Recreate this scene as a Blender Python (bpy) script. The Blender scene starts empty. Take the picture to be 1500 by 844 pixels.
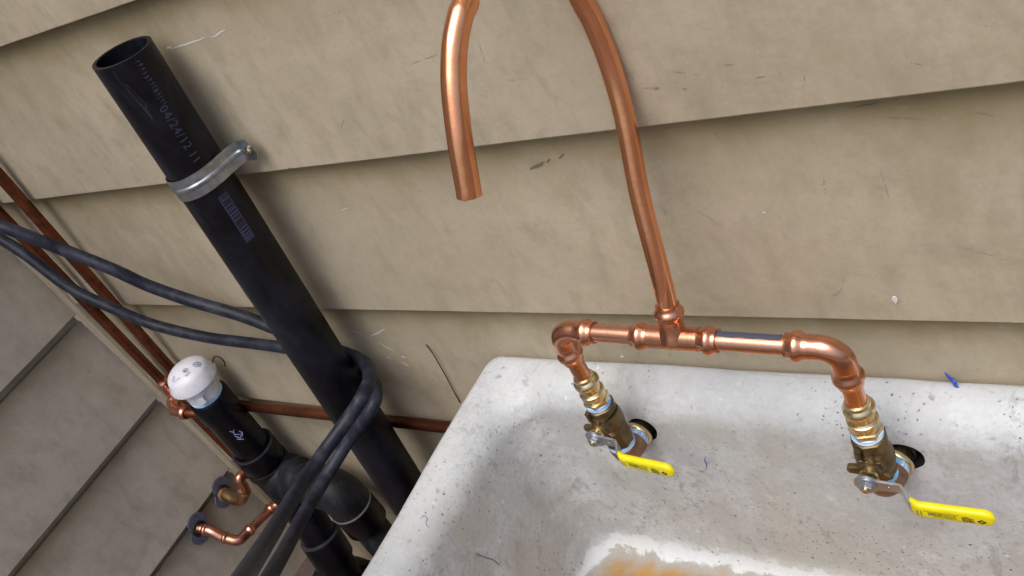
import bpy, bmesh, math, random
from mathutils import Vector, Matrix, noise
import numpy as np
random.seed(7)
sc = bpy.context.scene
COL = sc.collection
# ------------------------------------------------------------------ camera
CAM = Vector((1.4832, -.52, 1.40))
FPX = 1352.574
RX = Vector((.796582, .000100, -.604531))      # world axes seen from the camera (x right, y down, z forward)
RY = Vector((.428822, -.704953, .564936))
RZ = Vector((-.426109, -.709254, -.561596))
cd = bpy.data.cameras.new('camera')
cam = bpy.data.objects.new('camera', cd); COL.objects.link(cam)
cd.sensor_width = 36; cd.lens = FPX / 1500 * 36; cd.clip_start = .01; cd.clip_end = 500
m = Matrix(((RX.x, -RX.y, -RX.z), (RY.x, -RY.y, -RY.z), (RZ.x, -RZ.y, -RZ.z))).to_4x4()
m.translation = CAM
cam.matrix_world = m
sc.camera = cam
# ------------------------------------------------------------------ light
SUN_EL, SUN_DIR = 65, Vector((.05, -1.0, 0)).normalized()
w = bpy.data.worlds.new('World'); sc.world = w; w.use_nodes = True
nt = w.node_tree; nt.nodes.clear()
sky = nt.nodes.new('ShaderNodeTexSky'); sky.sky_type = 'NISHITA'; sky.sun_disc = False
sky.sun_elevation = math.radians(SUN_EL)
sky.sun_rotation = math.atan2(SUN_DIR.x, SUN_DIR.y)
sky.air_density = 1.0; sky.dust_density = 3.0; sky.ozone_density = 1.0
hs = nt.nodes.new('ShaderNodeHueSaturation'); hs.inputs['Saturation'].default_value = .75
bg = nt.nodes.new('ShaderNodeBackground'); bg.inputs['Strength'].default_value = .15
wo = nt.nodes.new('ShaderNodeOutputWorld')
# overcast sky: about three times brighter overhead than at the horizon
tcw = nt.nodes.new('ShaderNodeTexCoord'); sx = nt.nodes.new('ShaderNodeSeparateXYZ'); mr = nt.nodes.new('ShaderNodeMapRange')
mr.inputs['From Min'].default_value = 0; mr.inputs['From Max'].default_value = 1; mr.inputs['To Min'].default_value = .5; mr.inputs['To Max'].default_value = 1.7
mu = nt.nodes.new('ShaderNodeVectorMath'); mu.operation = 'SCALE'
nt.links.new(tcw.outputs['Generated'], sx.inputs[0]); nt.links.new(sx.outputs['Z'], mr.inputs['Value'])
nt.links.new(sky.outputs[0], hs.inputs['Color']); nt.links.new(hs.outputs[0], mu.inputs[0]); nt.links.new(mr.outputs[0], mu.inputs['Scale']); nt.links.new(mu.outputs[0], bg.inputs[0]); nt.links.new(bg.outputs[0], wo.inputs[0])
sd = bpy.data.lights.new('sun', 'SUN'); sd.energy = 1.45; sd.angle = math.radians(48); sd.color = (1, .95, .88)
so = bpy.data.objects.new('sun', sd); COL.objects.link(so)
e = math.radians(SUN_EL)
sv = Vector((SUN_DIR.x * math.cos(e), SUN_DIR.y * math.cos(e), math.sin(e)))
so.rotation_euler = sv.to_track_quat('Z', 'Y').to_euler(); so.location = (0, -3, 4)
sc.view_settings.view_transform = 'Standard'; sc.view_settings.look = 'None'
sc.view_settings.exposure = 0.19; sc.view_settings.gamma = 1
sc.render.engine = 'CYCLES'
# ------------------------------------------------------------------ helpers
def ray(px, py):
    a = Vector(((px - 750) / FPX, (py - 422) / FPX, 1.0))
    return Vector((a.dot(RX), a.dot(RY), a.dot(RZ)))
def WY(px, py, y):
    r = ray(px, py); return CAM + r * ((y - CAM.y) / r.y)
def WX(px, py, x):
    r = ray(px, py); return CAM + r * ((x - CAM.x) / r.x)
def WZ(px, py, z):
    r = ray(px, py); return CAM + r * ((z - CAM.z) / r.z)
V = Vector
def tag(o, label=None, cat=None, group=None, kind=None):
    if label: o['label'] = label
    if cat: o['category'] = cat
    if group: o['group'] = group
    if kind: o['kind'] = kind
    return o
def empty(name, loc):
    o = bpy.data.objects.new(name, None); COL.objects.link(o); o.location = loc; o.empty_display_size = .05
    return o
def obj(name, bm, mat, parent=None, smooth=True, ang=38):
    me = bpy.data.meshes.new(name)
    if isinstance(bm, bmesh.types.BMesh):
        bm.to_mesh(me); bm.free()
    else:
        me.from_pydata(bm[0], [], bm[1]); me.update()
    if smooth:
        me.shade_smooth(); me.set_sharp_from_angle(angle=math.radians(ang))
    me.materials.append(mat)
    o = bpy.data.objects.new(name, me); COL.objects.link(o)
    if parent:
        o.parent = parent
        if parent.type == 'EMPTY':
            o.matrix_parent_inverse = Matrix.Translation(parent.location).inverted()
    return o
def nb(): return bmesh.new()
def frame(d):
    d = d.normalized(); a = V((0, 0, 1)) if abs(d.z) < .9 else V((1, 0, 0))
    u = d.cross(a).normalized(); return u, d.cross(u).normalized()
def rings(bm, R, cap0=True, cap1=True, closed=False):
    vs = [[bm.verts.new(p) for p in r] for r in R]
    n = len(R[0])
    pairs = list(zip(vs[:-1], vs[1:]))
    if closed: pairs.append((vs[-1], vs[0]))
    for a, b in pairs:
        for i in range(n):
            j = (i + 1) % n
            try: bm.faces.new((a[i], a[j], b[j], b[i]))
            except ValueError: pass
    if not closed:
        if cap0: bm.faces.new(list(reversed(vs[0])))
        if cap1: bm.faces.new(vs[-1])
def fix(bm):
    bmesh.ops.recalc_face_normals(bm, faces=bm.faces[:])
def lathe(bm, prof, o, d, segs=32, phase=0, cap=True, ph=0):
    """prof: list of (radius, distance along d)"""
    o = V(o); d = V(d).normalized(); u, v = frame(d)
    R = []
    for r, h in prof:
        r = max(r, 1e-5)
        R.append([o + d * h + (u * math.cos(phase + 2 * math.pi * i / segs) + v * math.sin(phase + 2 * math.pi * i / segs)) * r for i in range(segs)])
    rings(bm, R, cap, cap); fix(bm); return bm
def catmull(P, n=8):
    P = [V(p) for p in P]; Q = [2 * P[0] - P[1]] + P + [2 * P[-1] - P[-2]]
    out = []
    for i in range(1, len(Q) - 2):
        a, b, c, d = Q[i - 1:i + 3]
        for k in range(n):
            t = k / n
            out.append(.5 * ((2 * b) + (c - a) * t + (2 * a - 5 * b + 4 * c - d) * t * t + (3 * b - a - 3 * c + d) * t ** 3))
    out.append(P[-1]); return out
def sweep(bm, P, r, segs=20, cap=True, rfun=None):
    P = [V(p) for p in P]; n = len(P)
    T = [(P[min(i + 1, n - 1)] - P[max(i - 1, 0)]).normalized() for i in range(n)]
    u, v = frame(T[0]); R = []
    for i in range(n):
        if i:
            ax = T[i - 1].cross(T[i]); s = ax.length
            if s > 1e-7:
                M = Matrix.Rotation(math.atan2(s, T[i - 1].dot(T[i])), 3, ax.normalized()); u = M @ u; v = M @ v
        rr = rfun(i / (n - 1), i) if rfun else r
        R.append([P[i] + (u * math.cos(2 * math.pi * k / segs) + v * math.sin(2 * math.pi * k / segs)) * rr for k in range(segs)])
    rings(bm, R, cap, cap); fix(bm); return bm
def hollow(bm, P, r, ri, segs=28):
    """open-ended tube with wall thickness"""
    P = [V(p) for p in P]; n = len(P)
    T = [(P[min(i + 1, n - 1)] - P[max(i - 1, 0)]).normalized() for i in range(n)]
    u, v = frame(T[0]); A, B = [], []
    for i in range(n):
        if i:
            ax = T[i - 1].cross(T[i]); s = ax.length
            if s > 1e-7:
                M = Matrix.Rotation(math.atan2(s, T[i - 1].dot(T[i])), 3, ax.normalized()); u = M @ u; v = M @ v
        c = [(u * math.cos(2 * math.pi * k / segs) + v * math.sin(2 * math.pi * k / segs)) for k in range(segs)]
        A.append([P[i] + q * r for q in c]); B.append([P[i] + q * ri for q in c])
    rings(bm, A + B[::-1], closed=True); fix(bm); return bm
def arc(c, a, b, r, n=10):
    """fillet from corner c towards unit dirs a and b"""
    a = V(a).normalized(); b = V(b).normalized(); c = V(c)
    th = a.angle(b); t = r / math.tan(th / 2)
    p0 = c + a * t; p1 = c + b * t; o = c + (a + b).normalized() * (r / math.sin(th / 2))
    v0 = p0 - o; ax = v0.cross(p1 - o).normalized(); tot = v0.angle(p1 - o)
    return [o + Matrix.Rotation(tot * i / n, 3, ax) @ v0 for i in range(n + 1)]
def box(bm, c, s, M=None):
    r = bmesh.ops.create_cube(bm, size=1)
    for v in r['verts']:
        p = V((v.co.x * s[0], v.co.y * s[1], v.co.z * s[2]))
        v.co = V(c) + (M @ p if M else p)
    return r['verts']
def prism(bm, outline, o, u, v, n, t, bevel=0):
    """flat plate from a 2-D outline, in plane u,v at o, thickness t along n"""
    o, u, v, n = V(o), V(u), V(v), V(n)
    A = [o + u * x + v * y for x, y in outline]
    if bevel:
        cx = sum(x for x, y in outline) / len(outline); cy = sum(y for x, y in outline) / len(outline)
        def ins(h):
            out = []
            for x, y in outline:
                L = math.hypot(x - cx, y - cy); f = (L - bevel) / L
                out.append(o + u * (cx + (x - cx) * f) + v * (cy + (y - cy) * f) + n * h)
            return out
        R = [ins(0), [p + n * bevel for p in A], [p + n * (t - bevel) for p in A], ins(t)]
    else:
        R = [A, [p + n * t for p in A]]
    rings(bm, R); fix(bm)
# ------------------------------------------------------------------ materials
class N:
    def __init__(s, name):
        s.m = bpy.data.materials.new(name); s.m.use_nodes = True; s.t = s.m.node_tree
        s.b = s.t.nodes['Principled BSDF']
        s.co = s.add('ShaderNodeTexCoord').outputs['Object']
    def add(s, k, **kw):
        n = s.t.nodes.new(k)
        for a, b in kw.items(): setattr(n, a, b)
        return n
    def L(s, a, b): s.t.links.new(a, b)
    def mapped(s, scale, co=None, loc=(0, 0, 0)):
        n = s.add('ShaderNodeMapping'); n.inputs['Scale'].default_value = scale; n.inputs['Location'].default_value = loc
        s.L(co or s.co, n.inputs[0]); return n.outputs[0]
    def noise(s, scale, detail=4, rough=.55, co=None, dist=0):
        n = s.add('ShaderNodeTexNoise'); n.inputs['Scale'].default_value = scale; n.inputs['Detail'].default_value = detail
        n.inputs['Roughness'].default_value = rough; n.inputs['Distortion'].default_value = dist
        s.L(co or s.co, n.inputs['Vector']); return n.outputs[0]
    def vor(s, scale, co=None, feature='F1'):
        n = s.add('ShaderNodeTexVoronoi'); n.feature = feature; n.inputs['Scale'].default_value = scale; s.L(co or s.co, n.inputs['Vector']); return n
    def ramp(s, f, stops, mode='LINEAR'):
        n = s.add('ShaderNodeValToRGB'); n.color_ramp.interpolation = mode
        el = n.color_ramp.elements
        while len(el) < len(stops): el.new(.5)
        for q, (p, c) in zip(el, stops):
            q.position = p; q.color = (c, c, c, 1) if isinstance(c, (int, float)) else (*c, 1)
        s.L(f, n.inputs[0]); return n.outputs[0]
    def mix(s, f, a, b, mode='MIX'):
        n = s.add('ShaderNodeMix'); n.data_type = 'RGBA'; n.blend_type = mode
        for i, x in ((0, f), (6, a), (7, b)):
            if isinstance(x, bpy.types.NodeSocket): s.L(x, n.inputs[i])
            elif i == 0: n.inputs[0].default_value = x
            else: n.inputs[i].default_value = (*x, 1)
        return n.outputs[2]
    def math(s, op, a, b=0.0, c=None):
        n = s.add('ShaderNodeMath'); n.operation = op
        for i, x in enumerate((a, b) if c is None else (a, b, c)):
            if isinstance(x, bpy.types.NodeSocket): s.L(x, n.inputs[i])
            else: n.inputs[i].default_value = x
        return n.outputs[0]
    def bump(s, h, dist=.001, st=1.0, prev=None):
        n = s.add('ShaderNodeBump'); n.inputs['Distance'].default_value = dist; n.inputs['Strength'].default_value = st
        s.L(h, n.inputs['Height'])
        if prev: s.L(prev, n.inputs['Normal'])
        s.L(n.outputs[0], s.b.inputs['Normal']); return n.outputs[0]
    def set(s, color=None, rough=None, metal=None, **kw):
        for k, x in (('Base Color', color), ('Roughness', rough), ('Metallic', metal)):
            if x is None: continue
            if isinstance(x, bpy.types.NodeSocket): s.L(x, s.b.inputs[k])
            elif k == 'Base Color': s.b.inputs[k].default_value = (*x, 1)
            else: s.b.inputs[k].default_value = x
        for k, x in kw.items(): s.b.inputs[k.replace('_', ' ')].default_value = x
        return s.m

def mat_siding(name, base, dirt, lap_attr=True):
    n = N(name)
    a = n.noise(9, 6, .62, n.mapped((.6, .6, 1.0)), .6)
    b = n.noise(38, 5, .6, n.mapped((1, 1, .5)), .3)
    c = n.noise(3.0, 3, .5)
    c1 = n.mix(n.ramp(a, [(.36, 0), (.66, 1)]), tuple(x * .84 for x in base), base)
    c2 = n.mix(n.ramp(b, [(.48, 0), (.75, .45)]), c1, tuple(x * .70 for x in dirt))
    c3 = n.mix(n.ramp(c, [(.42, 0), (.66, .5)]), c2, tuple(x * y for x, y in zip(base, (.78, .76, .74))))
    # mildew-yellow grime below each lap joint, deepened to paint in some lap shade: height on the board is stored per vertex
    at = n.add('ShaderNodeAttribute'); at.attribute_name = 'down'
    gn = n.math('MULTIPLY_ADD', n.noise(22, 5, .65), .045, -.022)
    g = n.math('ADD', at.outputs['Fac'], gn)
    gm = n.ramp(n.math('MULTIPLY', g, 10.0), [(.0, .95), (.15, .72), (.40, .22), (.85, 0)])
    st_ = n.noise(4.5, 7, .72, n.mapped((1.0, 1.0, .55), None, (2, 5, 1)), .4)
    c3 = n.mix(n.ramp(st_, [(.50, 0), (.60, .32), (.72, .55)]), c3, (base[0] * .56, base[1] * .52, base[2] * .42))
    c3 = n.mix(n.ramp(n.noise(30, 8, .75, n.mapped((1, 1, 1), None, (7, 7, 1))), [(.50, 0), (.68, .35)]), c3, (base[0] * .6, base[1] * .57, base[2] * .5))
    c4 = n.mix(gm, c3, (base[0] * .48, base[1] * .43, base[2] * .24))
    gr = n.noise(210, 6, .8, n.mapped((.8, .8, 1), None, (1, 2, 3)))
    c4 = n.mix(n.ramp(gr, [(.46, .0), (.66, .28)]), c4, (base[0] * .62, base[1] * .58, base[2] * .52))
    c4 = n.mix(n.ramp(n.noise(130, 6, .8, None), [(.58, 0), (.72, .22)]), c4, tuple(min(.8, x * 1.22) for x in base))
    chip = n.math('MULTIPLY', n.ramp(n.noise(48, 7, .78, n.mapped((1.6, 1, .5), None, (11, 2, 5)), .3), [(.655, 0), (.675, .6)]), n.ramp(n.noise(5, 3), [(.46, 0), (.56, 1)]))
    c4 = n.mix(chip, c4, (.19, .165, .13))
    # scratches
    s1 = n.noise(60, 3, .5, n.mapped((1, 1, .09)), .8)
    sm = n.ramp(s1, [(.71, 0), (.73, .16), (.75, 0)])
    c5 = n.mix(sm, c4, (.10, .09, .08))
    sp = n.vor(120).outputs['Distance']
    msk = n.math('MULTIPLY', n.ramp(sp, [(.05, 1), (.09, 0)]), n.ramp(n.noise(7, 2), [(.55, 0), (.63, .6)]))
    c6 = n.mix(msk, c5, (.07, .06, .05))
    n.set(c6, n.math('MULTIPLY_ADD', b, .25, .48))
    h = n.math('ADD', n.math('MULTIPLY', gr, .22), n.math('MULTIPLY', n.noise(30, 4, .5, n.mapped((.5, .5, 1))), 1.0))
    n.bump(h, .0011, .8)
    return n.m
M_back = mat_siding('painted_siding', (.49, .427, .318), (.30, .25, .17))
M_side = mat_siding('painted_siding_lightened', (.54, .485, .405), (.27, .24, .205))  # same paint as the back wall, base lightened to make up for shade

def mat_copper(name, base, dark, rough, tarn):
    n = N(name)
    a = n.noise(55, 4, .6, None, .5); b = n.noise(14, 3, .6)
    c = n.mix(n.ramp(a, [(.42, 0), (.72, tarn)]), base, dark)
    c = n.mix(n.ramp(b, [(.45, 0), (.7, tarn * .8)]), c, tuple(x * .75 for x in dark))
    n.set(c, n.math('MULTIPLY_ADD', a, .18, rough - .09), 1.0)
    n.bump(n.noise(160, 3, .6), .00016, .6)
    return n.m
M_cu = mat_copper('new_copper', (.74, .355, .225), (.50, .20, .11), .25, .55)
M_cu_bar = mat_copper('bare_copper_bar', (.78, .40, .27), (.56, .25, .15), .28, .45)
M_cu_spout = mat_copper('bent_copper_spout', (.95, .445, .235), (.78, .28, .12), .20, .45)
M_cu_old = mat_copper('weathered_copper', (.27, .095, .05), (.11, .042, .026), .45, .8)
M_cu_fit = mat_copper('copper_fittings_small', (.74, .36, .26), (.40, .16, .10), .30, .6)
M_brass = mat_copper('yellow_brass', (.78, .64, .38), (.50, .37, .18), .24, .4)
n = N('cast_bronze')
a = n.noise(90, 4, .6)
n.set(n.mix(n.ramp(a, [(.4, 0), (.7, 1)]), (.20, .145, .075), (.11, .078, .04)), .45, .85); n.bump(n.noise(700, 2), .0002, .8); M_bronze = n.m
n = N('brown_elbow_casting')
a = n.noise(70, 5, .65)
n.set(n.mix(n.ramp(a, [(.35, 0), (.7, 1)]), (.34, .20, .125), (.17, .10, .065)), .45, .7); n.bump(n.noise(500, 2), .0002, .8); M_elb = n.m
n = N('thread_tape')
a = n.noise(1, 2, .5, n.mapped((60, 60, 700)))
n.set(n.mix(n.ramp(a, [(.42, 0), (.60, 1)]), (.20, .42, .74), (.62, .76, .86)), .5); n.bump(a, .0005, .9); M_tape = n.m
n = N('zinc_plated_steel')
a = n.noise(60, 5, .65); 
n.set(n.mix(n.ramp(a, [(.35, 0), (.7, 1)]), (.50, .53, .57), (.34, .37, .41)), .36, .9); n.bump(n.noise(300, 2), .0001, .5); M_zinc = n.m
n = N('galvanized_strap')
a = n.ramp(n.noise(120, 2, .4), [(.3, (.46, .50, .53)), (.7, (.28, .32, .35))]); b = n.noise(50, 5, .6)
c = a
n.set(n.mix(n.ramp(b, [(.5, 0), (.75, .8)]), c, (.20, .22, .24)), .34, .9); n.bump(b, .0003, .5); M_galv = n.m
n = N('yellow_vinyl_dip')
a = n.noise(45, 4, .6)
n.set(n.mix(n.ramp(a, [(.45, 0), (.8, .6)]), (.80, .70, .005), (.62, .50, .01)), .30, 0.0, Coat_Weight=.25); n.bump(n.noise(60, 2), .0004, .4); M_yel = n.m
M_ink = N('black_ink').set((.02, .02, .025), .6)
def mat_abs(name, base, dust, rough=.42, scale=1.0):
    n = N(name)
    a = n.noise(18 * scale, 6, .68, n.mapped((1, 1, .45)), .4); b = n.noise(85 * scale, 5, .7)
    c = n.mix(n.ramp(a, [(.44, 0), (.56, .35), (.70, .8)]), base, dust)
    c = n.mix(n.ramp(b, [(.60, 0), (.78, .4)]), c, tuple(min(1, x * 1.8) for x in dust))
    sc_ = n.noise(75, 3, .5, n.mapped((1, 1, .07)), 1.2)
    c = n.mix(n.ramp(sc_, [(.72, 0), (.735, .4), (.75, 0)]), c, (.08, .08, .09))
    n.set(c, n.math('MULTIPLY_ADD', a, .3, rough - .12), Specular_IOR_Level=.24); n.bump(n.noise(240, 3, .6), .00025, .6)
    return n.m
M_abs = mat_abs('black_abs', (.003, .003, .005), (.022, .024, .038), .34)
M_abs_shiny = mat_abs('black_abs_new', (.002, .002, .004), (.007, .007, .011), .22)
M_abs_dusty = mat_abs('black_abs_dusty', (.006, .006, .008), (.04, .04, .046), .5)
M_hose = mat_abs('rubber_hose', (.012, .014, .024), (.055, .060, .082), .42, 3.0)
M_edge = N('glint_hub_edge').set((.03, .03, .036), .22)  # paler than the pipe: rim glint put into the ring colour
M_print = N('dim_blue_print').set((.040, .044, .10), .6)
M_print2 = N('white_marker').set((.34, .38, .62), .6)
n = N('white_vent_plastic')
a = n.noise(60, 5, .6)
n.set(n.mix(n.ramp(a, [(.5, 0), (.72, .7)]), (.74, .74, .80), (.50, .46, .50)), .42); M_white = n.m
M_cap_print = N('grey_blue_print').set((.16, .18, .33), .6)
M_flange = N('slate_plastic'); a = M_flange.noise(40, 5, .6)
M_flange = (M_flange.set(M_flange.mix(a, (.07, .075, .11), (.14, .145, .19)), .55))
n = N('black_sealant'); n.set((.008, .008, .009), .35); n.bump(n.noise(220, 4, .7), .003, 1); M_seal = n.m
M_blue = N('blue_plastic').set((.02, .07, .42), .4)
M_dark = N('dark_wire').set((.02, .017, .015), .6)
n = N('white_caulk'); n.set((.66, .64, .62), .5); M_caulk = n.m
M_scuff = N('dark_scuff').set((.24, .21, .175), .7)
M_scuff2 = N('mud_spot').set((.16, .14, .085), .8)

# old cast sink
n = N('old_glazed_concrete')
big = n.noise(4.5, 8, .66); mid = n.noise(21, 9, .72, n.mapped((1, 1, .7), None, (4, 0, 1))); fine = n.noise(170, 6, .75)
c = n.mix(n.ramp(big, [(.44, 0), (.54, 1)]), (.48, .50, .485), (.55, .58, .59))
c = n.mix(n.ramp(mid, [(.42, .75), (.47, .4), (.52, .12), (.58, 0)]), c, (.43, .44, .43))
c = n.mix(n.ramp(n.noise(9, 8, .72, n.mapped((1, 1, .8), None, (3, 1, 7))), [(.52, 0), (.59, .45), (.68, .6)]), c, (.46, .445, .38))
c = n.mix(n.ramp(n.noise(33, 8, .74, n.mapped((1, 1, .6), None, (13, 1, 7))), [(.60, 0), (.635, .45)]), c, (.35, .36, .36))
c = n.mix(n.ramp(n.noise(15, 8, .7, n.mapped((1, 1, 1), None, (1, 8, 7))), [(.56, 0), (.62, .5)]), c, (.66, .68, .69))
c = n.mix(n.ramp(fine, [(.49, 0), (.60, .5)]), c, (.40, .40, .41))
# whiter skin kept on the rims
at = n.add('ShaderNodeAttribute'); at.attribute_name = 'rim'
rim = n.math('MULTIPLY', at.outputs['Fac'], n.ramp(n.math('ADD', n.noise(16, 6, .7), n.math('MULTIPLY', n.noise(90, 4, .7), .12)), [(.38, 0), (.58, 1)]))
c = n.mix(n.math('MULTIPLY', rim, .5), c, (.60, .625, .655))
c = n.mix(n.math('MULTIPLY', at.outputs['Fac'], .32), c, (.40, .41, .425))
scr = n.noise(120, 3, .6, n.mapped((1, .16, .5), None, (3, 3, 3)), 1.5)
c = n.mix(n.ramp(scr, [(.66, 0), (.68, .35), (.70, 0)]), c, (.25, .25, .26))
scr2 = n.noise(95, 3, .6, n.mapped((.14, 1, .8), None, (6, 3, 3)), 1.2)
c = n.mix(n.ramp(scr2, [(.665, 0), (.685, .4), (.705, 0)]), c, (.24, .25, .27))
# pits and specks
v1 = n.vor(170, n.mapped((1, 1, 1), n.mix(.012, n.co, n.noise(60, 3), 'ADD'))).outputs['Distance']
pm = n.ramp(n.noise(6.5, 4, .6, n.mapped((1, 1, 1), None, (9, 4, 2))), [(.52, .0), (.60, 1)])
pit = n.math('MULTIPLY', n.ramp(v1, [(.06, 1), (.17, 0)]), pm)
v2 = n.vor(60, n.mapped((1, 1.2, .8), None, (5, 5, 5))).outputs['Distance']
pit2 = n.math('MULTIPLY', n.ramp(v2, [(.035, 1), (.08, 0)]), n.ramp(n.noise(15, 3), [(.52, 0), (.60, 1)]))
c = n.mix(n.math('MULTIPLY', pit, .7), c, (.16, .155, .16))
c = n.mix(n.math('MULTIPLY', pit2, .8), c, (.09, .09, .10))
v3 = n.noise(42, 5, .65, n.mapped((1, 1, 1), None, (1, 12, 3)), .6)
c = n.mix(n.ramp(v3, [(.66, 0), (.70, .45)]), c, (.24, .25, .27))
wv = n.add('ShaderNodeVectorMath', operation='MULTIPLY_ADD')
nc_ = n.add('ShaderNodeTexNoise'); nc_.inputs['Scale'].default_value = 90; nc_.inputs['Detail'].default_value = 3; n.L(n.co, nc_.inputs['Vector'])
n.L(nc_.outputs['Color'], wv.inputs[0]); wv.inputs[1].default_value = (.014, .014, .014); n.L(n.co, wv.inputs[2]); wc = wv.outputs[0]
for sc_v, lo, hi, gs, g0, g1, op, col, loc in ((95, .08, .19, 7.5, .48, .57, .75, (.15, .15, .155), (1, 1, 1)), (150, .10, .20, 11, .50, .58, .7, (.20, .20, .20), (4, 2, 8)), (42, .05, .13, 9, .49, .57, .65, (.19, .20, .21), (7, 3, 2)), (60, .08, .15, 8, .52, .6, .6, (.78, .79, .80), (2, 9, 4))):
    vv = n.vor(sc_v, n.mapped((1, 1, .7), wc, loc)).outputs['Distance']
    g_ = n.ramp(n.noise(gs, 5, .65, n.mapped((1, 1, 1), None, (loc[2], loc[0], loc[1]))), [(g0, 0), (g1, 1)])
    c = n.mix(n.math('MULTIPLY', n.math('MULTIPLY', n.ramp(vv, [(lo, 1), (hi, 0)]), g_), op), c, col)
sme = n.math('MULTIPLY', n.ramp(n.noise(46, 8, .78, n.mapped((1, 1, .55), None, (21, 2, 3)), .5), [(.55, 0), (.60, .5), (.68, .7)]), n.ramp(n.noise(6, 4), [(.42, 0), (.54, 1)]))
c = n.mix(sme, c, (.29, .30, .31))
bl = n.math('MULTIPLY', n.ramp(n.noise(70, 3, .6, n.mapped((1, 1, 1), None, (2, 2, 9))), [(.70, 0), (.73, .8)]), n.ramp(n.noise(7, 2, .5, n.mapped((1, 1, 1), None, (8, 2, 9))), [(.5, 0), (.58, 1)]))
c = n.mix(bl, c, (.10, .20, .36))
# white paint remnant and rust pool round the drain floor: 'floor' = signed distance into the floor
fl = n.add('ShaderNodeAttribute'); fl.attribute_name = 'floor'
wob = n.math('MULTIPLY_ADD', n.noise(24, 7, .68, None, .4), .07, -.035)
s = n.math('ADD', fl.outputs['Fac'], wob)
s10 = n.math('MULTIPLY_ADD', s, 4.0, .56)
c = n.mix(n.ramp(s10, [(.455, 0), (.465, .7), (.53, .7), (.545, 0)]), c, (.62, .64, .65))
c = n.mix(n.ramp(s10, [(.53, 0), (.55, 1)]), c, (.33, .32, .285))
c = n.mix(n.ramp(s10, [(.565, 0), (.64, 1)]), c, n.mix(n.ramp(n.noise(60, 5, .7), [(.35, 0), (.7, 1)]), (.42, .225, .05), (.31, .19, .065)))
c = n.mix(n.ramp(s10, [(.70, 0), (.78, .7)]), c, (.24, .11, .03))
n.set(c, n.math('MULTIPLY_ADD', mid, .35, .36))
h = n.math('SUBTRACT', n.math('ADD', n.math('MULTIPLY', mid, .5), n.math('MULTIPLY', fine, .25)), n.math('ADD', n.math('MULTIPLY', pit, .8), pit2))
n.bump(h, .0022, .9)
M_sink = n.m
n = N('dark_soil')  # soil colour darkened to weaken light bounced up under the laps
a = n.noise(14, 7, .7); b = n.noise(60, 5, .7)
c = n.mix(n.ramp(a, [(.4, 0), (.62, 1)]), (.14, .075, .055), (.13, .11, .10))
c = n.mix(n.ramp(b, [(.55, 0), (.7, .7)]), c, (.22, .19, .175))
n.set(c, .85); n.bump(a, .02, .8); M_ground = n.m

# ------------------------------------------------------------------ setting
GZ = .12
bm = nb()
bmesh.ops.create_grid(bm, x_segments=60, y_segments=60, size=60)
for v in bm.verts: v.co = V((v.co.x, v.co.y, GZ + (noise.noise(v.co * .3) * .02 if abs(v.co.x) > 3 else 0)))
g = obj('ground', bm, M_ground); g['kind'] = 'structure'

def plank_mesh(L, z0, z1, seed, T=.0125, gh=.0035, gd=.003):
    """board along +x from 0 to L, face at y=0 at its lower edge leaning back to y=.0086 at the next lap"""
    n = max(2, int(L / .03)); lean = (T + .0006) / .205
    V_, F = [], []
    prof = [(.0008, z0), (.0, z0 + .0012)] + [(None, z0 + (z1 - .04 - z0) * k / 8) for k in range(1, 8)] + [(None, z1 - .022 - gh), (-9, z1 - .022 - gh + .0008), (-9, z1)]
    rows = []
    for i in range(n + 1):
        x = L * i / n; row = []
        wob = (noise.noise(V((x * 2.3, seed * 7.1, 0))) * .0011)
        we = noise.noise(V((x * 5, seed * 3.3, 4))) * .0007 + noise.noise(V((x * 28, seed * 3.3, 9))) * .00035
        for k, (y, z) in enumerate(prof):
            yy = (z - z0) * lean if y is None else ((z - z0) * lean + gd if y == -9 else y)
            b = noise.noise(V((x * 3, z * 9, seed))) * .0006
            row.append((x, yy + wob * .6 + b, z + (we if k < 2 else 0)))
        row.append((x, (z1 - z0) * lean + gd + T, z1)); row.append((x, T, z0 + .0003 + we))
        rows.append(row)
    m_ = len(rows[0])
    for r in rows: V_ += r
    for i in range(n):
        for k in range(m_):
            k2 = (k + 1) % m_
            F.append((i * m_ + k, i * m_ + k2, (i + 1) * m_ + k2, (i + 1) * m_ + k))
    F.append(tuple(range(m_))); F.append(tuple(reversed([n * m_ + k for k in range(m_)])))
    return V_, F
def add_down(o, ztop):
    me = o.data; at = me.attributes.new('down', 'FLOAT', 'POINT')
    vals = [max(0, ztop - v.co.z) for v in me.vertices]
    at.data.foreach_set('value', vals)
back = empty('back_wall', (.9, 0, GZ))
tag(back, 'beige lap siding wall running behind the sink and the black standpipe', 'wall', kind='structure')
laps = [2.688, 2.484, 2.279, 2.074, 1.870, 1.665, 1.4600, 1.2567, 1.0535, .8467, .6387, .4310, .2240]
tops = [2.892] + laps[:-1]
for i, (z0, zt) in enumerate(zip(laps, tops)):
    V_, F = plank_mesh(3.6, z0, zt + .022, i + 1)
    V_ = [(x - .0, y, z) for x, y, z in V_]
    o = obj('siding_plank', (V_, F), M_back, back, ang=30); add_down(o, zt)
    o.data.flip_normals() if o.data.polygons[0].normal.y > .5 else None
V_, F = plank_mesh(3.6, GZ - .05, .24, 40)
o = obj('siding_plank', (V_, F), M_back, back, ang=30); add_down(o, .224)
bm = nb(); box(bm, (1.8, .047, 1.5), (3.6, .05, 2.85)); o = obj('sheathing', bm, M_side, back, False); add_down(o, 9)
side = empty('side_wall', (0, -.5, GZ))
tag(side, 'grey beige lap siding wall on the left meeting the back wall at the corner', 'wall', kind='structure')
laps2 = [2.7142, 2.5042, 2.2942, 2.0842, 1.8742, 1.6642, 1.4542, 1.2442, 1.0342, .8242, .6147, .4041, .1930]
tops2 = [2.924] + laps2[:-1]
SIDE_L = 2.4
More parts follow.
